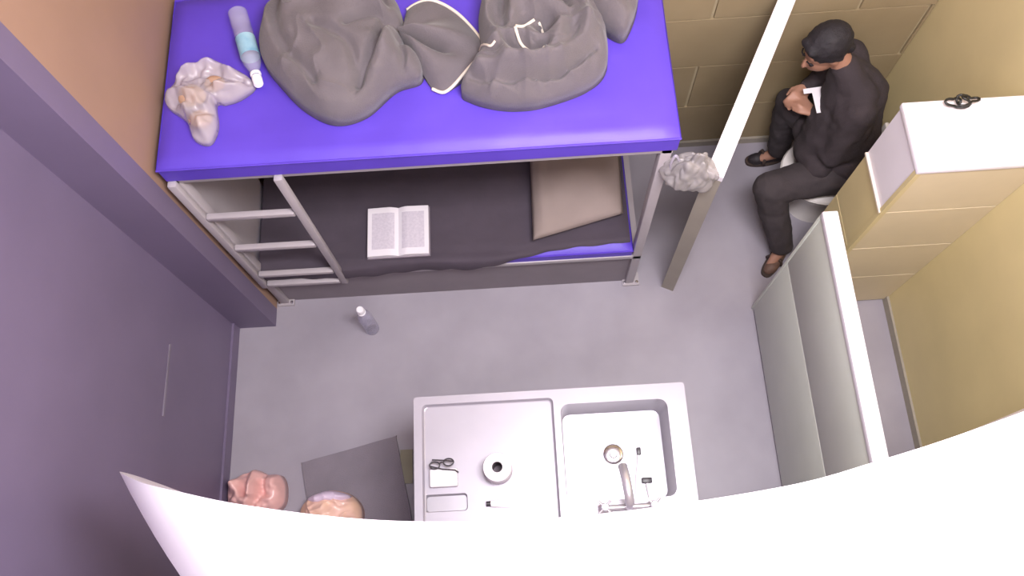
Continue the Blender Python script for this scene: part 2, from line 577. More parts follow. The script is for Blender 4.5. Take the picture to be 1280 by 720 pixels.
mattress('upper_mattress', B0 + .005, B1 + .012, BF - .008, 2.285, zt, zt + .110, 'blue', 'bright blue vinyl mattress on the upper bunk')
mattress('lower_mattress', B0 + .03, B1 - .05, BF + .006, 2.27, zl, zl + .085, 'blue', 'blue mattress on the lower bunk under a dark sheet')
# dark sheet over the lower mattress: covers the top, hem lifts towards the right so the blue edge shows
bm = bmesh.new()
nx, ny = 90, 40
g = {}
for i in range(nx + 1):
    for j in range(ny + 1):
        x = B0 + .035 + (B1 - .06 - B0 - .035) * i / nx
        yf = 1.518 + .07 * max(0, (x + .15) / .65) + .008 * math.sin(x * 9)
        y = yf + (2.262 - yf) * j / ny
        z = zl + .085 + .013 + .005 * noise.noise(Vector((x * 5, y * 6, 2))) + .0035 * noise.noise(Vector((x * 14, y * 30, 7)))
        if y < 1.62:
            z += .007 * math.sin((y - 1.5) * 90 + x * 4) * (1.62 - y) / .12
        g[i, j] = bm.verts.new((x, y, z))
for i in range(nx):
    for j in range(ny):
        bm.faces.new((g[i, j], g[i + 1, j], g[i + 1, j + 1], g[i, j + 1]))
lowv = []
for i in range(nx + 1):
    v = g[i, 0].co
    drop = .075 * max(0, min(1, (.05 - v.x) / .35)) + .004
    lowv.append((bm.verts.new((v.x, v.y - .010, v.z - .008)), bm.verts.new((v.x, v.y - .013 - .003 * math.sin(v.x * 40), v.z - .010 - drop))))
for i in range(nx):
    bm.faces.new((g[i, 0], g[i + 1, 0], lowv[i + 1][0], lowv[i][0]))
    bm.faces.new((lowv[i][0], lowv[i + 1][0], lowv[i + 1][1], lowv[i][1]))
bmesh.ops.solidify(bm, geom=bm.faces[:], thickness=.005)
tag(obj('bed_sheet', bm, 'sheet', smooth=True), 'dark plum grey sheet spread over the lower bunk', 'sheet')
ZS = zl + .085 + .024

# ------------------------------------------------------------------ open book on the lower bunk
bk = thing('open_book', (-.61, 1.68, ZS), 'open book with pale pages lying on the dark sheet of the lower bunk', 'book')
obj('cover', bx(-.768, -.455, 1.545, 1.815, ZS, ZS + .005), 'cover', bk)


def pages(x0, x1, spine_left):
    bm = bmesh.new()
    n = 18
    prof = []
    for i in range(n + 1):
        t = i / n                    # 0 spine .. 1 fore edge
        h = .010 + .020 * math.sin(min(1, t * 3.0) * PI / 2) * (1 - .35 * t)
        prof.append((t, h))
    y0, y1 = 1.550, 1.810
    rows_ = []
    for t, h in prof:
        x = x0 + (x1 - x0) * t
        rows_.append([bm.verts.new((x, y, z)) for y, z in ((y0, ZS + .005), (y0, ZS + .005 + h), (y1, ZS + .005 + h), (y1, ZS + .005))])
    for A, B in zip(rows_[:-1], rows_[1:]):
        for k in range(4):
            bm.faces.new((A[k], A[(k + 1) % 4], B[(k + 1) % 4], B[k]))
    bm.faces.new(rows_[0])
    bm.faces.new(rows_[-1][::-1])
    o = obj('page_block', bm, 'paper', bk, smooth=False)
    # printed text area following the page curve
    bm = bmesh.new()
    prev = None
    for i in range(n + 1):
        t = .12 + .74 * i / n
        h = .010 + .020 * math.sin(min(1, t * 3.0) * PI / 2) * (1 - .35 * t)
        x = x0 + (x1 - x0) * t
        cur = (bm.verts.new((x, y0 + .035, ZS + .0058 + h)), bm.verts.new((x, y1 - .03, ZS + .0058 + h)))
        if prev:
            bm.faces.new((prev[0], cur[0], cur[1], prev[1]))
        prev = cur
    obj('printed_text', bm, 'print', o, smooth=True)


pages(-.611, -.762, True)
pages(-.611, -.460, False)

# ------------------------------------------------------------------ pillow on the lower bunk
bm = bmesh.new()
cor = [(.050, 1.575), (.500, 1.690), (.512, 2.055), (.062, 2.070)]
nu = 30
g = {}
for side in (1, -1):
    for i in range(nu + 1):
        for j in range(nu + 1):
            u, v = i / nu, j / nu
            a = np.array(cor[0]) * (1 - u) * (1 - v) + np.array(cor[1]) * u * (1 - v) + np.array(cor[2]) * u * v + np.array(cor[3]) * (1 - u) * v
            e = (16 * u * (1 - u) * v * (1 - v)) ** .42
            pinch = 1 - .06 * math.sin(PI * u) * (1 if v in (0, 1) else 0)
            z = ZS + .05 + side * .055 * e
            if side == 1:
                z += .012 * noise.noise(Vector((a[0] * 7, a[1] * 7, 3))) * e
                z += .016 * math.exp(-((a[0] - .105 - .12 * (1.8 - a[1]) * 0) / .02) ** 2) * e
            else:
                z = max(z, ZS + .001)
            g[side, i, j] = (g[1, i, j] if side == -1 and (i in (0, nu) or j in (0, nu)) else bm.verts.new((a[0], a[1], z)))
    for i in range(nu):
        for j in range(nu):
            f = (g[side, i, j], g[side, i + 1, j], g[side, i + 1, j + 1], g[side, i, j + 1])
            bm.faces.new(f if side == 1 else f[::-1])
pl = tag(obj('pillow', bm, 'pillow', smooth=True), 'tan pillow lying crooked at the right end of the lower bunk', 'pillow')

# ------------------------------------------------------------------ blankets on the upper bunk
ZM = zt + .110 + .006
b1 = thing('rumpled_blanket', (-.67, 1.93, ZM), 'taupe blanket bundled like a sack at the left of the upper bunk', 'blanket', None)
out1 = [(-.90, 2.20), (-.955, 2.07), (-.945, 1.925), (-.865, 1.80), (-.775, 1.70), (-.665, 1.640), (-.55, 1.665), (-.44, 1.765), (-.345, 1.80), (-.345, 1.88), (-.40, 1.94), (-.405, 2.05), (-.44, 2.16), (-.55, 2.24), (-.72, 2.26)]
bm, h1 = cloth_heap(out1, ZM, .150, ridges=(
    ([(-.86, 2.20), (-.87, 2.02), (-.80, 1.86), (-.72, 1.76)], -0.033, .022),
    ([(-.80, 2.16), (-.62, 2.10), (-.44, 2.04)], 0.039, .028),
    ([(-.60, 1.98), (-.50, 2.02), (-.42, 1.99)], -0.036, .018),
    ([(-.72, 1.98), (-.60, 1.90), (-.56, 1.78), (-.58, 1.70)], -0.024, .020),
    ([(-.47, 1.99), (-.50, 1.88), (-.56, 1.74)], -0.039, .016),
    ([(-.44, 1.95), (-.46, 1.85), (-.50, 1.73)], 0.033, .022),
    ([(-.42, 1.93), (-.40, 1.86), (-.40, 1.80)], -0.030, .014),
    ([(-.72, 2.22), (-.66, 2.15), (-.56, 2.14)], -0.033, .020),
    ([(-.50, 2.20), (-.47, 2.10), (-.43, 2.02)], -0.030, .016),
), namp=.012, nscale=7, seed=1.2, ramp=.026, rscale=4.2, stretch=(1.0, .7), nr=70, nt=240)
obj('bundle', bm, 'blanket', b1, smooth=True)
# gathered, flared end with a cream hem
hem_pts = catmull([(-.400, 2.140), (-.300, 2.158), (-.195, 2.095), (-.118, 1.975), (-.108, 1.885), (-.180, 1.805), (-.255, 1.752), (-.305, 1.770)], 10)
gat = np.array((-.415, 1.965))
bm = bmesh.new()
nu, nv = 26, len(hem_pts)
g = {}
hem3 = []
for j in range(nv):
    w = j / (nv - 1)
    for i in range(nu + 1):
        t = i / nu
        px = gat * (1 - t) + hem_pts[j] * t
        dome = .115 * (1 - t) + .055 * t
        arch = math.sin(PI * w) ** .6
        pleat = .040 * math.sin(w * 17 + .6) * (1 - t) ** .6 * min(1, t * 5) + .024 * math.sin(w * 11 + 1.0) * t
        crease = -.075 * math.exp(-((w - .62) / .05) ** 2) * math.exp(-((t - .35) / .28) ** 2)
        z = ZM + .012 + dome * (.25 + .75 * arch) + (pleat + crease) * arch - .03 * t ** 4
        z = max(z, ZM + .006)
        g[i, j] = bm.verts.new((px[0], px[1], z))
        if i == nu:
            hem3.append((px[0], px[1], z + .002))
for j in range(nv - 1):
    for i in range(nu):
        bm.faces.new((g[i, j], g[i + 1, j], g[i + 1, j + 1], g[i, j + 1]))
rimv = [g[nu, j] for j in range(nv)]
lowv = [bm.verts.new((v.co.x, v.co.y, ZM)) for v in rimv]
gl = bm.verts.new((gat[0], gat[1], ZM))
for a in range(nv - 1):
    bm.faces.new((rimv[a], lowv[a], lowv[a + 1], rimv[a + 1]))
    bm.faces.new((gl, lowv[a + 1], lowv[a]))
obj('flared_end', bm, 'blanket', b1, smooth=True)
obj('hem', tube(bmesh.new(), hem3, .0065, 8), 'hem', b1, smooth=True)

b2 = thing('rumpled_blanket', (.11, 1.93, ZM), 'taupe blanket twisted into a coil with pale hem in the middle of the upper bunk', 'blanket')
out2 = [(-.115, 2.06), (-.120, 1.88), (-.195, 1.745), (-.16, 1.70), (-.07, 1.664), (.02, 1.652), (.115, 1.662), (.27, 1.715), (.352, 1.80), (.362, 1.97), (.34, 2.12), (.20, 2.25), (-.03, 2.24)]
cx, cy = .112, 1.90


def coil(X, Y):
    dx, dy = X - cx, (Y - cy) * 1.05
    r = np.hypot(dx, dy)
    a = np.arctan2(dy, dx)
    sp = np.sign(np.sin(a - r * 58.0)) * np.abs(np.sin(a - r * 58.0)) ** .7 * .030 * np.exp(-(r / .14) ** 2)
    sp2 = np.sin(3 * a + r * 38.0 + 1.0) * .020 * np.exp(-((r - .14) / .09) ** 2)
    pit = -.075 * np.exp(-(r / .045) ** 2)
    return sp + sp2 + pit


bm, h2 = cloth_heap(out2, ZM, .150, ridges=(
    ([(-.10, 2.14), (-.085, 1.98), (-.06, 1.86), (-.02, 1.78)], 0.048, .026),
    ([(-.03, 2.20), (-.02, 2.05), (-.02, 1.92)], -0.042, .018),
    ([(-.15, 1.75), (-.08, 1.72), (.06, 1.715), (.20, 1.74), (.30, 1.82)], -0.031, .014),
    ([(-.12, 1.77), (-.06, 1.755), (.08, 1.75), (.20, 1.79), (.28, 1.90), (.27, 2.02)], 0.036, .022),
    ([(.02, 1.70), (.16, 1.70), (.27, 1.76)], 0.017, .012),
    ([(.08, 2.18), (.16, 2.10), (.22, 1.98)], -0.034, .016),
    ([(-.02, 1.84), (.06, 1.80), (.13, 1.82)], -0.028, .012),
), extra=coil, namp=.012, nscale=8, seed=4.4, ramp=.030, rscale=5.5, nr=70, nt=240)
obj('coil', bm, 'blanket', b2, smooth=True)


def hem_on(parent, hf, pts, lift=.004, r=.006):
    c = catmull(pts, 8)
    zz = [hf(x, y) for x, y in c]
    zz = np.convolve(np.pad(zz, 2, 'edge'), np.ones(5) / 5, 'valid')
    obj('hem', tube(bmesh.new(), [(x, y, z + lift) for (x, y), z in zip(c, zz)], r, 8), 'hem', parent, smooth=True)


hem_on(b2, h2, [(.02, 1.895), (.055, 1.905), (.09, 1.925)])
hem_on(b2, h2, [(.018, 1.875), (.035, 1.835), (.075, 1.805), (.12, 1.80)])
hem_on(b2, h2, [(.105, 1.915), (.13, 1.885), (.115, 1.865)], r=.005)
hem_on(b2, h2, [(-.117, 1.885), (-.10, 1.85), (-.075, 1.815), (-.055, 1.82)], r=.005)
hem_on(b2, h2, [(-.05, 2.20), (-.07, 2.10), (-.075, 2.03)], r=.005)

b3 = thing('folded_blanket', (.40, 2.10, ZM), 'folded taupe blanket corner at the far right of the upper bunk', 'blanket')
bm, h3 = cloth_heap([(.24, 2.11), (.31, 2.02), (.37, 1.955), (.425, 1.925), (.465, 1.985), (.495, 2.07), (.505, 2.15), (.49, 2.25), (.36, 2.262), (.25, 2.24)], ZM, .100, ridges=(
    ([(.30, 2.06), (.40, 2.0), (.44, 1.97)], .016, .03), ([(.33, 2.15), (.42, 2.10), (.46, 2.02)], -.01, .02)), p=5, q=2.4, namp=.008, nscale=5, seed=8, ramp=.012, rscale=4, nt=120, nr=30)
obj('fold', bm, 'blanket', b3, smooth=True)

# ------------------------------------------------------------------ plastic bag of bread on the upper bunk
bag = thing('plastic_bag', (-1.15, 1.78, ZM), 'clear plastic bag with pale bread on the blue mattress by the wall', 'bag')
outb = [(-1.285, 1.86), (-1.22, 1.925), (-1.135, 1.945), (-1.06, 1.91), (-.99, 1.86), (-.978, 1.82), (-1.03, 1.775), (-1.085, 1.758), (-1.118, 1.755), (-1.105, 1.66), (-1.13, 1.590), (-1.19, 1.610), (-1.225, 1.69), (-1.30, 1.755), (-1.315, 1.80)]
bm, hb = cloth_heap(outb, ZM, .060, ridges=(
    ([(-1.26, 1.87), (-1.15, 1.92), (-1.06, 1.88)], .030, .016), ([(-1.20, 1.86), (-1.10, 1.85), (-1.0, 1.83)], -.022, .014),
    ([(-1.22, 1.72), (-1.16, 1.66), (-1.14, 1.62)], .022, .016), ([(-1.10, 1.80), (-1.05, 1.80), (-1.0, 1.84)], .020, .012),
    ([(-1.28, 1.80), (-1.20, 1.78), (-1.14, 1.72)], .018, .015)), centre=(-1.17, 1.80), namp=.030, nscale=17, seed=3.3, nt=150, nr=34, edge=.012)
obj('film', bm, 'plastic_bag', bag, smooth=True)
for (cxx, cyy, rr, rz) in ((-1.205, 1.785, .052, .034), (-1.165, 1.685, .042, .030), (-1.125, 1.84, .038, .026)):
    bm = bmesh.new()
    bmesh.ops.create_icosphere(bm, subdivisions=3, radius=1, matrix=Matrix.Translation((cxx, cyy, ZM + rz + .003)) @ Matrix.Diagonal((rr, rr * .85, rz, 1)))
    for v in bm.verts:
        v.co += (v.co - Vector((cxx, cyy, ZM + rz))) * .12 * noise.noise(v.co * 30)
        v.co.z = max(v.co.z, ZM + .001)
    obj('bread_roll', bm, 'bread', bag, smooth=True)


def bottle(loc, axis, L, r, name_label, with_label=True):
    t = thing('plastic_bottle', loc, name_label, 'bottle')
    s = L / .22
    prof = [(0, 0), (r * .8, 0), (r, .008), (r, .05 * s), (r * .93, .055 * s), (r, .06 * s), (r, .14 * s), (r * .9, .158 * s), (r * .6, .178 * s), (r * .40, .19 * s), (r * .40, .207 * s), (0, .207 * s)]
    obj('body', lathe(bmesh.new(), prof, loc, axis, 24), 'bottle', t, smooth='auto')
    if with_label:
        obj('label_wrap', lathe(bmesh.new(), [(r * 1.0, .085 * s), (r * 1.02, .085 * s), (r * 1.02, .140 * s), (r * 1.0, .140 * s)], loc, axis, 24), 'label', t)
    obj('neck_ring', lathe(bmesh.new(), [(r * .4, .188 * s), (r * .56, .189 * s), (r * .56, .194 * s), (r * .4, .195 * s)], loc, axis, 20), 'cap', t)
    obj('cap', lathe(bmesh.new(), [(0, .199 * s), (r * .50, .199 * s), (r * .52, .205 * s), (r * .50, .221 * s), (r * .42, .224 * s), (0, .224 * s)], loc, axis, 20), 'cap', t)
    return t


bottle((-1.058, 2.16, ZM + .038), Vector((.105, -.345, 0)), .355, .037, 'clear bottle with teal label lying on the blue mattress')
bottle((-.84, 1.352, 0), (0, 0, 1), .33, .038, 'small clear bottle with white cap standing on the floor', False)

# ------------------------------------------------------------------ plastic bag hung between bunk post and low wall
pb = thing('plastic_bag', (.665, 1.52, 1.20), 'crumpled clear carrier bag hanging by the bunk corner post', 'bag')
bm = bmesh.new()
bmesh.ops.create_icosphere(bm, subdivisions=5, radius=1)
for v in bm.verts:
    d = v.co.copy()
    k = 1 + .38 * noise.noise(d * 1.4 + Vector((7, 0, 0))) - .30 * (1 - abs(noise.noise(d * 2.3)) * 2) * .5
    taper = 1.0 - .45 * max(0, d.z)
    v.co = Vector((.678 + .105 * d.x * k * taper, 1.495 + .07 * d.y * k * taper, 1.335 + .13 * d.z * k))
obj('film', bm, 'carrier', pb, smooth=True)
obj('handle', tube(bmesh.new(), catmull([(.62, 1.505, 1.40), (.598, 1.503, 1.45), (.588, 1.50, 1.40), (.592, 1.5, 1.35)], 6), .006, 6), 'plastic', pb, smooth=True)

# ------------------------------------------------------------------ sink unit
S0, S1, SF, SN, SZ = -.485, .622, .751, .090, .92
sk = thing('sink_unit', ((S0 + S1) / 2, (SF + SN) / 2, 0), 'white steel sink unit with square basin and draining side', 'sink')
obj('cabinet', bx(S0 + .02, S1 - .02, SN, SF - .03, .08, .66), 'steel', sk)
for x in (S0 + .02, S1 - .035):
    obj('side_panel', bx(x, x + .015, SN, SF - .03, .66, SZ - .035), 'steel', sk)
obj('front_apron', bx(S0 + .02, S1 - .02, SF - .045, SF - .03, .66, SZ - .035), 'steel', sk)
obj('plinth', bx(S0 + .05, S1 - .05, SN, SF - .07, 0, .08), 'kick', sk)
for x0, x1 in ((S0 + .03, .063), (.073, S1 - .03)):
    d = obj('door', bx(x0, x1, SF - .032, SF - .014, .10, SZ - .05, bev=.004), 'steel', sk)
    obj('handle', tube(bmesh.new(), [((x0 + x1) / 2 - .06, SF - .016, .80), ((x0 + x1) / 2 - .06, SF - .0, .80), ((x0 + x1) / 2 + .06, SF - .0, .80), ((x0 + x1) / 2 + .06, SF - .016, .80)], .005, 8), 'chrome', d)


def rrect(x0, x1, y0, y1, r, n=6):
    out = []
    for cxx, cyy, a0 in ((x1 - r, y1 - r, 0), (x0 + r, y1 - r, PI / 2), (x0 + r, y0 + r, PI), (x1 - r, y0 + r, 1.5 * PI)):
        for k in range(n + 1):
            a = a0 + PI / 2 * k / n
            out.append((cxx + r * math.cos(a), cyy + r * math.sin(a)))
    return out


hole_b = (.112, .545, .302, .688, .035)
hole_s = (-.447, -.277, .292, .360, .014)
rim_d = (-.452, .085, .225, .718, .02)
bm = bmesh.new()
loops = []
for pts in (rrect(S0, S1, SN, SF, .012, 3), rrect(*hole_b), rrect(*rim_d)):
    vs = [bm.verts.new((x, y, SZ)) for x, y in pts]
    es = [bm.edges.new((vs[i], vs[(i + 1) % len(vs)])) for i in range(len(vs))]
    loops.append((vs, es))
bmesh.ops.triangle_fill(bm, use_beauty=True, use_dissolve=False, edges=[e for l in loops for e in l[1]])


def clear_hole(bm, hole):
    x0, x1, y0, y1, r = hole
    kill = []
    for f in bm.faces:
        c = f.calc_center_median()
        if abs(f.normal.z) > .9 and x0 < c.x < x1 and y0 < c.y < y1 and all(x0 - 1e-4 <= v.co.x <= x1 + 1e-4 and y0 - 1e-4 <= v.co.y <= y1 + 1e-4 for v in f.verts):
            kill.append(f)
    bmesh.ops.delete(bm, geom=kill, context='FACES_ONLY')


bm.normal_update()
clear_hole(bm, hole_b)
clear_hole(bm, rim_d)
vs = loops[0][0]
lowr = [bm.verts.new((v.co.x, v.co.y, SZ - .04)) for v in vs]
for i in range(len(vs)):
    j = (i + 1) % len(vs)
    bm.faces.new((vs[i], vs[j], lowr[j], lowr[i]))
obj('worktop', bm, 'steel', sk, smooth=False)


def bowl(hole, depth, taper, mat, name, skip=None, ztop=SZ):
    x0, x1, y0, y1, r = hole
    bm = bmesh.new()
    lv = []
    for t, dz_ in ((0, 0), (taper * .15, -depth * .12), (taper * .8, -depth * .9), (taper * 1.3, -depth)):
        lv.append([bm.verts.new((x, y, ztop + dz_)) for x, y in rrect(x0 + t, x1 - t, y0 + t, y1 - t, max(r - t * .2, .004))])
    for A, B in zip(lv[:-1], lv[1:]):
        for i in range(len(A)):
            j = (i + 1) % len(A)
            bm.faces.new((A[i], A[j], B[j], B[i]))
    if skip is None:
        bm.faces.new(lv[-1])
    return bm, lv[-1]


bm, _ = bowl(hole_b, .180, .008, 'basin', 'basin')
bs = obj('basin', bm, 'basin', sk)
zb_ = SZ - .180
obj('drain', lathe(bmesh.new(), [(0, .006), (.014, .006), (.016, .003), (.038, .004), (.042, .0015), (.042, .0)], (.326, .502, zb_), seg=28), 'chrome', bs)
# shallow draining side with a soap recess in it
zd = SZ - .018
bm, lastring = bowl(rim_d, .018, .008, 'steel', 'drainer', skip=True)
tray_out = lastring
vs2 = [bm.verts.new((x, y, zd)) for x, y in rrect(*hole_s)]
es2 = [bm.edges.new((vs2[i], vs2[(i + 1) % len(vs2)])) for i in range(len(vs2))]
es1 = [e for e in bm.edges if e.verts[0] in tray_out and e.verts[1] in tray_out]
bmesh.ops.triangle_fill(bm, use_beauty=True, use_dissolve=False, edges=es1 + es2)
bm.normal_update()
clear_hole(bm, hole_s)
obj('draining_tray', bm, 'steel', sk, smooth=False)
bm, _ = bowl(hole_s, .03, .004, 'basin', 'soap_recess', ztop=zd)
obj('soap_recess', bm, 'basin', sk)
# bridge tap at the near edge of the basin
tp = thing('bridge_tap', (.345, .268, SZ), 'chrome bridge tap with two cross handles behind the basin', 'tap')
for x in (.252, .440):
    obj('pillar', lathe(bmesh.new(), [(0, 0), (.022, 0), (.022, .006), (.012, .012), (.011, .06), (0, .06)], (x, .268, SZ), seg=18), 'tap_metal', tp)
    hd = obj('cross_handle', lathe(bmesh.new(), [(0, .060), (.015, .060), (.017, .07), (.012, .092), (0, .094)], (x, .268, SZ), seg=18), 'tap_metal', tp)
    for k in range(4):
        a = PI / 4 + k * PI / 2
        obj('handle_arm', tube(bmesh.new(), [(x, .268, SZ + .078), (x + .034 * math.cos(a), .268 + .034 * math.sin(a), SZ + .078)], .005, 8), 'tap_metal', hd)
obj('bridge', tube(bmesh.new(), [(.252, .268, SZ + .036), (.440, .268, SZ + .036)], .011, 12), 'tap_metal', tp)
obj('spout', tube(bmesh.new(), catmull([(.346, .268, SZ + .036), (.346, .270, SZ + .09), (.342, .30, SZ + .125), (.336, .37, SZ + .120), (.333, .415, SZ + .085)], 6), [.014] * 8 + [.018] * 16 + [.019], 14), 'tap_metal', tp, smooth='auto')
# toilet roll
tr = thing('toilet_roll', (-.150, .440, zd), 'white toilet roll standing on the draining side', 'toilet roll')
obj('paper', lathe(bmesh.new(), [(.021, 0), (.054, 0), (.056, .004), (.056, .098), (.054, .102), (.021, .102), (.021, 0)], (-.150, .440, zd), seg=36), 'tissue', tr)
obj('core', lathe(bmesh.new(), [(.0205, .001), (.0205, .1015), (.019, .1015), (.019, .001), (.0205, .001)], (-.150, .440, zd), seg=28), 'card', tr)
obj('core_floor', lathe(bmesh.new(), [(0, .002), (.019, .002)], (-.150, .440, zd), seg=20), 'card', tr)
# white box with spectacles on it
tag(obj('soap_box', bx(-.422, -.312, .385, .455, zd, zd + .032, bev=.006), 'soap'), 'small white box under the dark spectacles on the sink', 'box')
gz = zd + .034
gl = thing('spectacles', (-.365, .462, gz), 'folded dark spectacles on the left of the sink', 'spectacles')
obj('frame', tube(bmesh.new(), [(-.40 + .020 * math.cos(a), .468 + .014 * math.sin(a), gz + .006) for a in np.linspace(0, 2 * PI, 20, endpoint=False)], .003, 6, closed=True), 'dark_plastic', gl, smooth=True)
obj('frame', tube(bmesh.new(), [(-.345 + .020 * math.cos(a), .478 + .014 * math.sin(a), gz + .006) for a in np.linspace(0, 2 * PI, 20, endpoint=False)], .003, 6, closed=True), 'dark_plastic', gl, smooth=True)
obj('bridge', tube(bmesh.new(), [(-.381, .474, gz + .006), (-.373, .479, gz + .008), (-.364, .478, gz + .006)], .003, 6), 'dark_plastic', gl)
obj('temple', tube(bmesh.new(), [(-.420, .466, gz + .007), (-.37, .452, gz + .005), (-.32, .446, gz + .005), (-.306, .436, gz + .004)], .003, 6), 'dark_plastic', gl)
obj('temple', tube(bmesh.new(), [(-.325, .480, gz + .009), (-.37, .486, gz + .010), (-.41, .490, gz + .009)], .003, 6), 'dark_plastic', gl)
# small lidded tube
tb = thing('toothpaste_tube', (-.185, .315, zd), 'small white tube with dark cap near the toilet roll', 'tube')
bm = bmesh.new()
n = 12
rings = []
for i in range(n + 1):
    t = i / n
    rings.append([bm.verts.new((-.185 + .085 * t, .312 + (.013 + .006 * t) * math.cos(2 * PI * k / 14), zd + .013 + .012 * (1 - t * .85) * math.sin(2 * PI * k / 14) - .010 * t)) for k in range(14)])
for A, B in zip(rings[:-1], rings[1:]):
    for k in range(14):
        bm.faces.new((A[k], A[(k + 1) % 14], B[(k + 1) % 14], B[k]))
bm.faces.new(rings[0][::-1])
bm.faces.new(rings[-1])
obj('body', bm, 'soap', tb)
obj('cap', lathe(bmesh.new(), [(0, 0), (.010, 0), (.010, .018), (0, .018)], (-.203, .312, zd + .013), (1, 0, 0), 14), 'dark_plastic', tb)
# toothbrush lying in the basin and razor at its edge
tbz = zb_ + .006
th = thing('toothbrush', (.43, .45, zb_), 'white toothbrush with dark bristles lying in the basin', 'toothbrush')
obj('handle', tube(bmesh.new(), [(.405, .335, tbz + .002), (.412, .39, tbz), (.424, .455, tbz), (.430, .500, tbz + .002)], [.006, .007, .005, .004], 8), 'soap', th)
obj('bristles', bx(.424, .440, .492, .522, tbz - .002, tbz + .014, bev=.002), 'dark_plastic', th)
rz = thing('razor', (.455, .36, zb_), 'white safety razor with dark head in the basin corner', 'razor')
obj('handle', tube(bmesh.new(), [(.462, .300, tbz + .002), (.458, .345, tbz + .004), (.452, .375, tbz + .006)], [.009, .009, .006], 8), 'soap', rz)
obj('head', bx(.432, .474, .375, .398, tbz - .003, tbz + .014, bev=.003), 'dark_plastic', rz)

# ------------------------------------------------------------------ things on the floor left of the sink
mt = thing('floor_mat', (-.90, .55, 0), 'dark grey mat lying askew on the floor beside the sink', 'mat')
bm = bmesh.new()
cor = [(-1.135, .33), (-.628, .315), (-.712, .760), (-1.196, .652)]
poly = catmull([c for a, b in zip(cor, cor[1:] + cor[:1]) for c in (np.array(a) * .96 + np.array(b) * .04, (np.array(a) + np.array(b)) / 2, np.array(a) * .04 + np.array(b) * .96)], 4, True)
vt = [bm.verts.new((x, y, .018 + .003 * noise.noise(Vector((x * 6, y * 6, 0))))) for x, y in poly]
vb = [bm.verts.new((x, y, 0)) for x, y in poly]
bm.faces.new(vt)
bm.faces.new(vb[::-1])
for i in range(len(vt)):
    j = (i + 1) % len(vt)
    bm.faces.new((vb[i], vb[j], vt[j], vt[i]))
obj('pile', bm, 'mat', mt, smooth='auto')
bm = bx(-.690, -.628, .52, .69, 0, .012)
tag(obj('floor_strip', bm, 'mat_edge'), 'pale yellowish strip on the floor between mat and sink', 'strip')
# crumpled salmon bag and round orange bag
rb = thing('salmon_bag', (-1.42, .52, 0), 'crumpled salmon pink plastic bag on the floor by the dark wall', 'bag')
bm, _h = cloth_heap([(-1.555, .54), (-1.50, .60), (-1.42, .625), (-1.36, .60), (-1.29, .59), (-1.262, .52), (-1.28, .43), (-1.40, .38), (-1.53, .42)], 0, .11,
                    ridges=(([(-1.46, .61), (-1.45, .50)], -.05, .02), ([(-1.36, .60), (-1.37, .5), (-1.42, .42)], -.035, .018), ([(-1.41, .62), (-1.41, .5)], .04, .02), ([(-1.52, .56), (-1.46, .48)], .03, .02)), namp=.035, nscale=15, seed=9, nt=120, nr=30)
obj('film', bm, 'salmon', rb, smooth=True)
ob = thing('orange_bag', (-1.03, .37, 0), 'rounded orange plastic bag with pale lilac top beside the dark mat', 'bag')
bm, _h = cloth_heap([(-1.18, .40), (-1.13, .47), (-1.03, .50), (-.93, .475), (-.87, .40), (-.89, .31), (-1.0, .26), (-1.13, .29)], .018, .14, namp=.012, nscale=10, seed=2, nt=120, nr=30, p=2.0, q=2.0, ramp=.020, rscale=9)
obj('film', bm, 'orange', ob, smooth=True)
bm, _h2 = cloth_heap([(-1.135, .455), (-1.08, .482), (-1.02, .492), (-.95, .478), (-.915, .455), (-.96, .425), (-1.03, .432), (-1.09, .428)], .070, .085, namp=.006, nscale=14, seed=5, nt=70, nr=14, ramp=.010, rscale=10)
obj('top_patch', bm, 'lilac', ob, smooth=True)

# ------------------------------------------------------------------ black wire on the duct
wr = []
for k in range(60):
    a = k / 60 * 2 * PI * 2.6
    rr = .030 + .012 * math.sin(k * .7)
    wr.append((1.618 + k * .0012 + rr * math.cos(a), 1.600 + .65 * rr * math.sin(a), dz + .008 + .022 * abs(math.sin(a * .7)) + .0003 * k))
tag(obj('wire_coil', tube(bmesh.new(), wr, .005, 6), 'cable', smooth=True), 'small tangle of black wire on the far edge of the duct top', 'wire')

# ------------------------------------------------------------------ toilet
tw = thing('toilet', (1.60, 1.93, 0), 'white ceramic toilet under the seated person', 'toilet')
tcx, tcy = 1.585, 1.93
bm = bmesh.new()
lv = []
for (sx, sy, z, ox_) in ((.15, .11, 0, .06), (.14, .10, .06, .06), (.13, .10, .18, .05), (.19, .15, .32, .015), (.225, .182, .385, 0), (.225, .182, .40, 0), (.175, .135, .40, 0), (.15, .115, .34, 0), (.08, .07, .24, .02)):
    lv.append([bm.verts.new((tcx + ox_ + sx * math.cos(2 * PI * k / 32), tcy + sy * math.sin(2 * PI * k / 32), z)) for k in range(32)])
for A, B in zip(lv[:-1], lv[1:]):
    for k in range(32):
        bm.faces.new((A[k], A[(k + 1) % 32], B[(k + 1) % 32], B[k]))
bm.faces.new(lv[0])
bm.faces.new(lv[-1])
obj('bowl', bm, 'ceramic', tw, smooth='auto')
bm = bmesh.new()
lv = []
for (s, z) in ((1.03, .402), (1.06, .412), (1.03, .425), (.80, .425), (.74, .412), (.78, .402)):
    lv.append([bm.verts.new((tcx + s * .225 * math.cos(2 * PI * k / 36), tcy + s * .186 * math.sin(2 * PI * k / 36), z)) for k in range(36)])
for A, B in zip(lv, lv[1:] + lv[:1]):
    for k in range(36):
        bm.faces.new((A[k], A[(k + 1) % 36], B[(k + 1) % 36], B[k]))
obj('seat', bm, 'ceramic', tw, smooth='auto')
obj('back_block', bx(1.79, XR, 1.80, 2.06, 0, .42, bev=.02), 'ceramic', tw)
obj('lid', bx(1.838, 1.862, 1.775, 2.085, .42, .60, bev=.010), 'ceramic', tw)

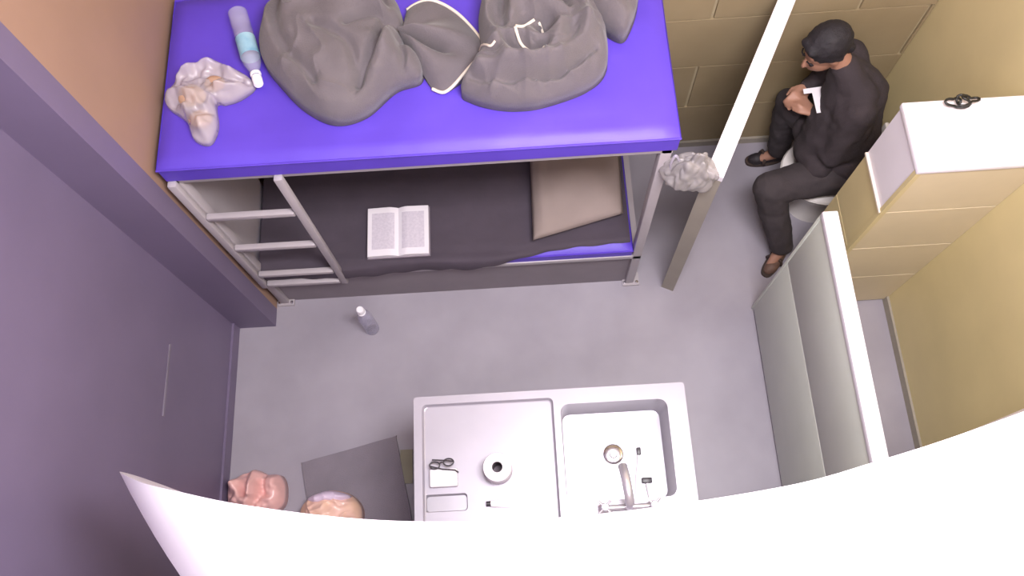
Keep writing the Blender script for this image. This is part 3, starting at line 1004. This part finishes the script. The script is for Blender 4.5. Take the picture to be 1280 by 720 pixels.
# ------------------------------------------------------------------ person seated on the toilet
HipN, HipF = Vector((1.575, 1.855, .520)), Vector((1.610, 2.060, .520))
KnN, KnF = Vector((1.232, 1.785, .545)), Vector((1.400, 2.235, .585))
AnN, AnF = Vector((1.385, 1.635, .090)), Vector((1.455, 2.225, .090))
Pel = (HipN + HipF) / 2
Wst = Vector((1.600, 1.985, .72))
Chs = Vector((1.565, 2.055, .92))
Nck = Vector((1.475, 2.100, 1.075))
ShN, ShF = Vector((1.548, 1.925, .975)), Vector((1.560, 2.225, .975))
ElN, ElF = Vector((1.500, 1.862, .705)), Vector((1.470, 2.235, .720))
WrN, WrF = Vector((1.425, 2.040, .790)), Vector((1.415, 2.190, .790))
HC = Vector((1.362, 2.120, 1.190))            # head centre
F = Vector((-.86, -.26, -.44)).normalized()   # face direction
U0 = Vector((-.2, 0, 1))
Rt = F.cross(U0).normalized()
U = Rt.cross(F).normalized()
ax = (F, Rt, U)


def hp(f, r, u):
    return HC + F * f + Rt * r + U * u


items = [
    (Pel, .115, Wst, .105), (Wst, .105, Chs, .115), (Chs, .10, Nck, .055), (Nck, .052, hp(-.035, 0, -.06), .050),
    (HipN, .085, KnN, .052), (HipF, .085, KnF, .052), (KnN, .050, AnN, .034), (KnF, .050, AnF, .034),
    (ShN, .050, ElN, .037), (ShF, .050, ElF, .037), (ElN, .036, WrN, .025), (ElF, .036, WrF, .025), (ShN, .06, ShF, .06),
    (hp(.045, 0, -.085), .034, hp(.02, 0, -.06), .055), (hp(.095, 0, -.005), .010, hp(.108, 0, -.028), .014),
    (AnN, .034, AnN + Vector((-.065, -.075, -.055)), .02), (AnF, .034, AnF + Vector((-.10, -.01, -.055)), .02),
]
ell = [(hp(-.01, 0, .025), (.098, .076, .098), ax), (hp(.035, 0, -.035), (.062, .058, .075), ax),
       (hp(-.005, .076, -.005), (.020, .010, .030), ax), (hp(-.005, -.076, -.005), (.020, .010, .030), ax),
       (hp(.088, 0, -.062), (.014, .026, .008), ax)]


def hand(wr, fdir, palm_n, thumb_side):
    """palm + five fingers curling towards palm_n"""
    f = fdir.normalized()
    n_ = (palm_n - f * palm_n.dot(f)).normalized()
    s = f.cross(n_).normalized() * thumb_side
    out = []
    for k in range(4):
        off = s * (.030 - .020 * k)
        out.append((wr + f * .012 + off * .55, .014, wr + f * .085 + off, .012))
        L = (.036, .041, .038, .030)[k]
        p0 = wr + f * .085 + off
        p1 = p0 + f * L * .8 + n_ * L * .55
        p2 = p1 + f * L * .15 + n_ * L * .75
        p3 = p2 - f * L * .45 + n_ * L * .35
        out += [(p0, .0095, p1, .0085), (p1, .0085, p2, .008), (p2, .008, p3, .007)]
    t0 = wr + f * .025 + s * .025
    t1 = t0 + f * .035 + s * .022 + n_ * .012
    t2 = t1 + f * .030 + n_ * .020 - s * .004
    out += [(t0, .014, t1, .0105), (t1, .0105, t2, .008)]
    return out


items += hand(WrN, Vector((-.55, .62, .12)), Vector((-.3, .1, -.6)), 1)
items += hand(WrF, Vector((-.55, -.52, .10)), Vector((-.3, -.1, -.6)), -1)
me = capsules(items, .0075, 'person', 'skin', 3, .5, ell)
person = add_mesh('person', me)
tag(person, 'person in dark clothes sitting hunched on the toilet, looking at the hands', 'person')
# hair: cap over the skull with a short fringe
me = capsules([(hp(.062, -.030, .085), .022, hp(.062, .030, .085), .022), (hp(-.085, -.03, -.035), .028, hp(-.085, .03, -.035), .028),
               (hp(.015, .074, .03), .012, hp(-.03, .074, .0), .016), (hp(.015, -.074, .03), .012, hp(-.03, -.074, .0), .016)], .008, 'hair', 'hair', 3, .5,
              [(hp(-.020, 0, .042), (.103, .085, .095), ax)])
wrinkle(me, .003, 60)
add_mesh('hair', me, person)
for s in (-1, 1):
    bm = bmesh.new()
    bmesh.ops.create_uvsphere(bm, u_segments=12, v_segments=8, radius=.009, matrix=Matrix.Translation(hp(.082, s * .030, -.004)))
    obj('eye', bm, 'eye', person, smooth=True)
    obj('eyebrow', tube(bmesh.new(), [hp(.092, s * .016, .018), hp(.090, s * .034, .022), hp(.078, s * .05, .016)], .0035, 6), 'hair', person, smooth=True)
# sweatshirt
cl = [(Pel + Vector((.02, 0, .04)), .152, Wst, .150), (HipN + Vector((.03, .02, .06)), .10, HipF + Vector((.03, -.02, .06)), .10), (Wst, .150, Chs, .150),
      (Chs, .140, Nck + Vector((.02, 0, -.03)), .078), (ShN, .080, ShF, .080), (ShN + Vector((.01, .06, .03)), .075, Nck, .065),
      (ShN, .076, ElN, .062), (ElN, .062, WrN + (ElN - WrN).normalized() * .01, .040), (ShF, .076, ElF, .062), (ElF, .062, WrF + (ElF - WrF).normalized() * .01, .040),
      (Wst + Vector((-.04, -.05, .0)), .12, ShN + Vector((.0, .04, -.06)), .11),
      (Vector((1.46, 1.86, .60)), .075, Vector((1.46, 2.06, .60)), .085), (Vector((1.47, 1.96, .60)), .11, Vector((1.52, 2.02, .82)), .12)]
me = capsules(cl, .010, 'sweatshirt', 'black', 5, .5)
wrinkle(me, .007, 14, 2.0)
sw = add_mesh('sweatshirt', me, person)
sw['label'] = 'black long-sleeved sweatshirt'
# trousers
tr_ = [(HipN, .112, HipF, .112), (HipN, .108, KnN, .084), (HipF, .108, KnF, .082), (KnN, .084, AnN + Vector((-.01, .012, .06)), .066), (KnF, .082, AnF + Vector((0, 0, .06)), .064)]
me = capsules(tr_, .010, 'trousers', 'trousers', 5, .5)
wrinkle(me, .007, 13, 7.0)
tro = add_mesh('trousers', me, person)
tro['label'] = 'dark loose trousers'


def shoe(heel, toe, mat, name):
    h, t = Vector((*heel, 0)), Vector((*toe, 0))
    d = (t - h).normalized()
    w = Vector((-d.y, d.x, 0))
    z = Vector((0, 0, 1))
    it = [(h + d * .02 + z * .045, .036, h + d * .09 + z * .042, .036), (h + d * .09 + z * .042, .036, t - d * .05 + w * .006 + z * .034, .034), (t - d * .05 + w * .004 + z * .034, .038, t - d * .03 + z * .032, .030), (h + d * .035 + z * .05, .038, h + d * .04 + z * .085, .036)]
    me = capsules(it, .008, name, mat, 4, .5)
    o = add_mesh(name, me, person)
    bm = bmesh.new()
    pts = []
    L = (t - h).length
    for k in range(28):
        a = 2 * PI * k / 28
        u = L / 2 + (L / 2 + .008) * math.cos(a)
        half = .036 + .008 * (u / L)
        pts.append(h + d * u + w * half * math.copysign(abs(math.sin(a)) ** .7, math.sin(a)))
    vb_ = [bm.verts.new((p_.x, p_.y, .0)) for p_ in pts]
    vt_ = [bm.verts.new((p_.x, p_.y, .018)) for p_ in pts]
    bm.faces.new(vb_[::-1])
    bm.faces.new(vt_)
    for i in range(28):
        bm.faces.new((vb_[i], vb_[(i + 1) % 28], vt_[(i + 1) % 28], vt_[i]))
    obj('sole', bm, 'sole', o)
    bm = bmesh.new()
    mid = h + d * L * .58
    tube(bm, [mid + w * .042 + z * .02, mid + w * .030 + z * .062, mid + z * .074, mid - w * .030 + z * .062, mid - w * .042 + z * .02], .010, 8)
    obj('strap', bm, 'sole', o, smooth=True)
    return o


shoe((1.445, 1.700), (1.305, 1.525), 'shoe', 'shoe')['label'] = 'brown shoe'
shoe((1.510, 2.235), (1.310, 2.225), 'shaded_shoe', 'shoe')['label'] = 'far shoe coloured dark as if in shade'
# white paper held between the hands
pp = thing('folded_paper', (1.41, 2.10, .80), 'small white folded paper held in the hands of the seated person', 'paper')
bm = bmesh.new()
c0 = Vector((1.415, 2.075, .868))
for (a, b, c, d) in (((-.055, .030, 0), (.050, .030, .012), (.050, .058, .014), (-.055, .056, .002)), ((-.012, -.075, -.004), (.022, -.075, .002), (.020, .032, .010), (-.018, .032, .004))):
    q_ = [bm.verts.new(c0 + Vector(v)) for v in (a, b, c, d)]
    f = bm.faces.new(q_)
bmesh.ops.solidify(bm, geom=bm.faces[:], thickness=.003)
obj('sheet', bm, 'paper', pp, smooth=False)
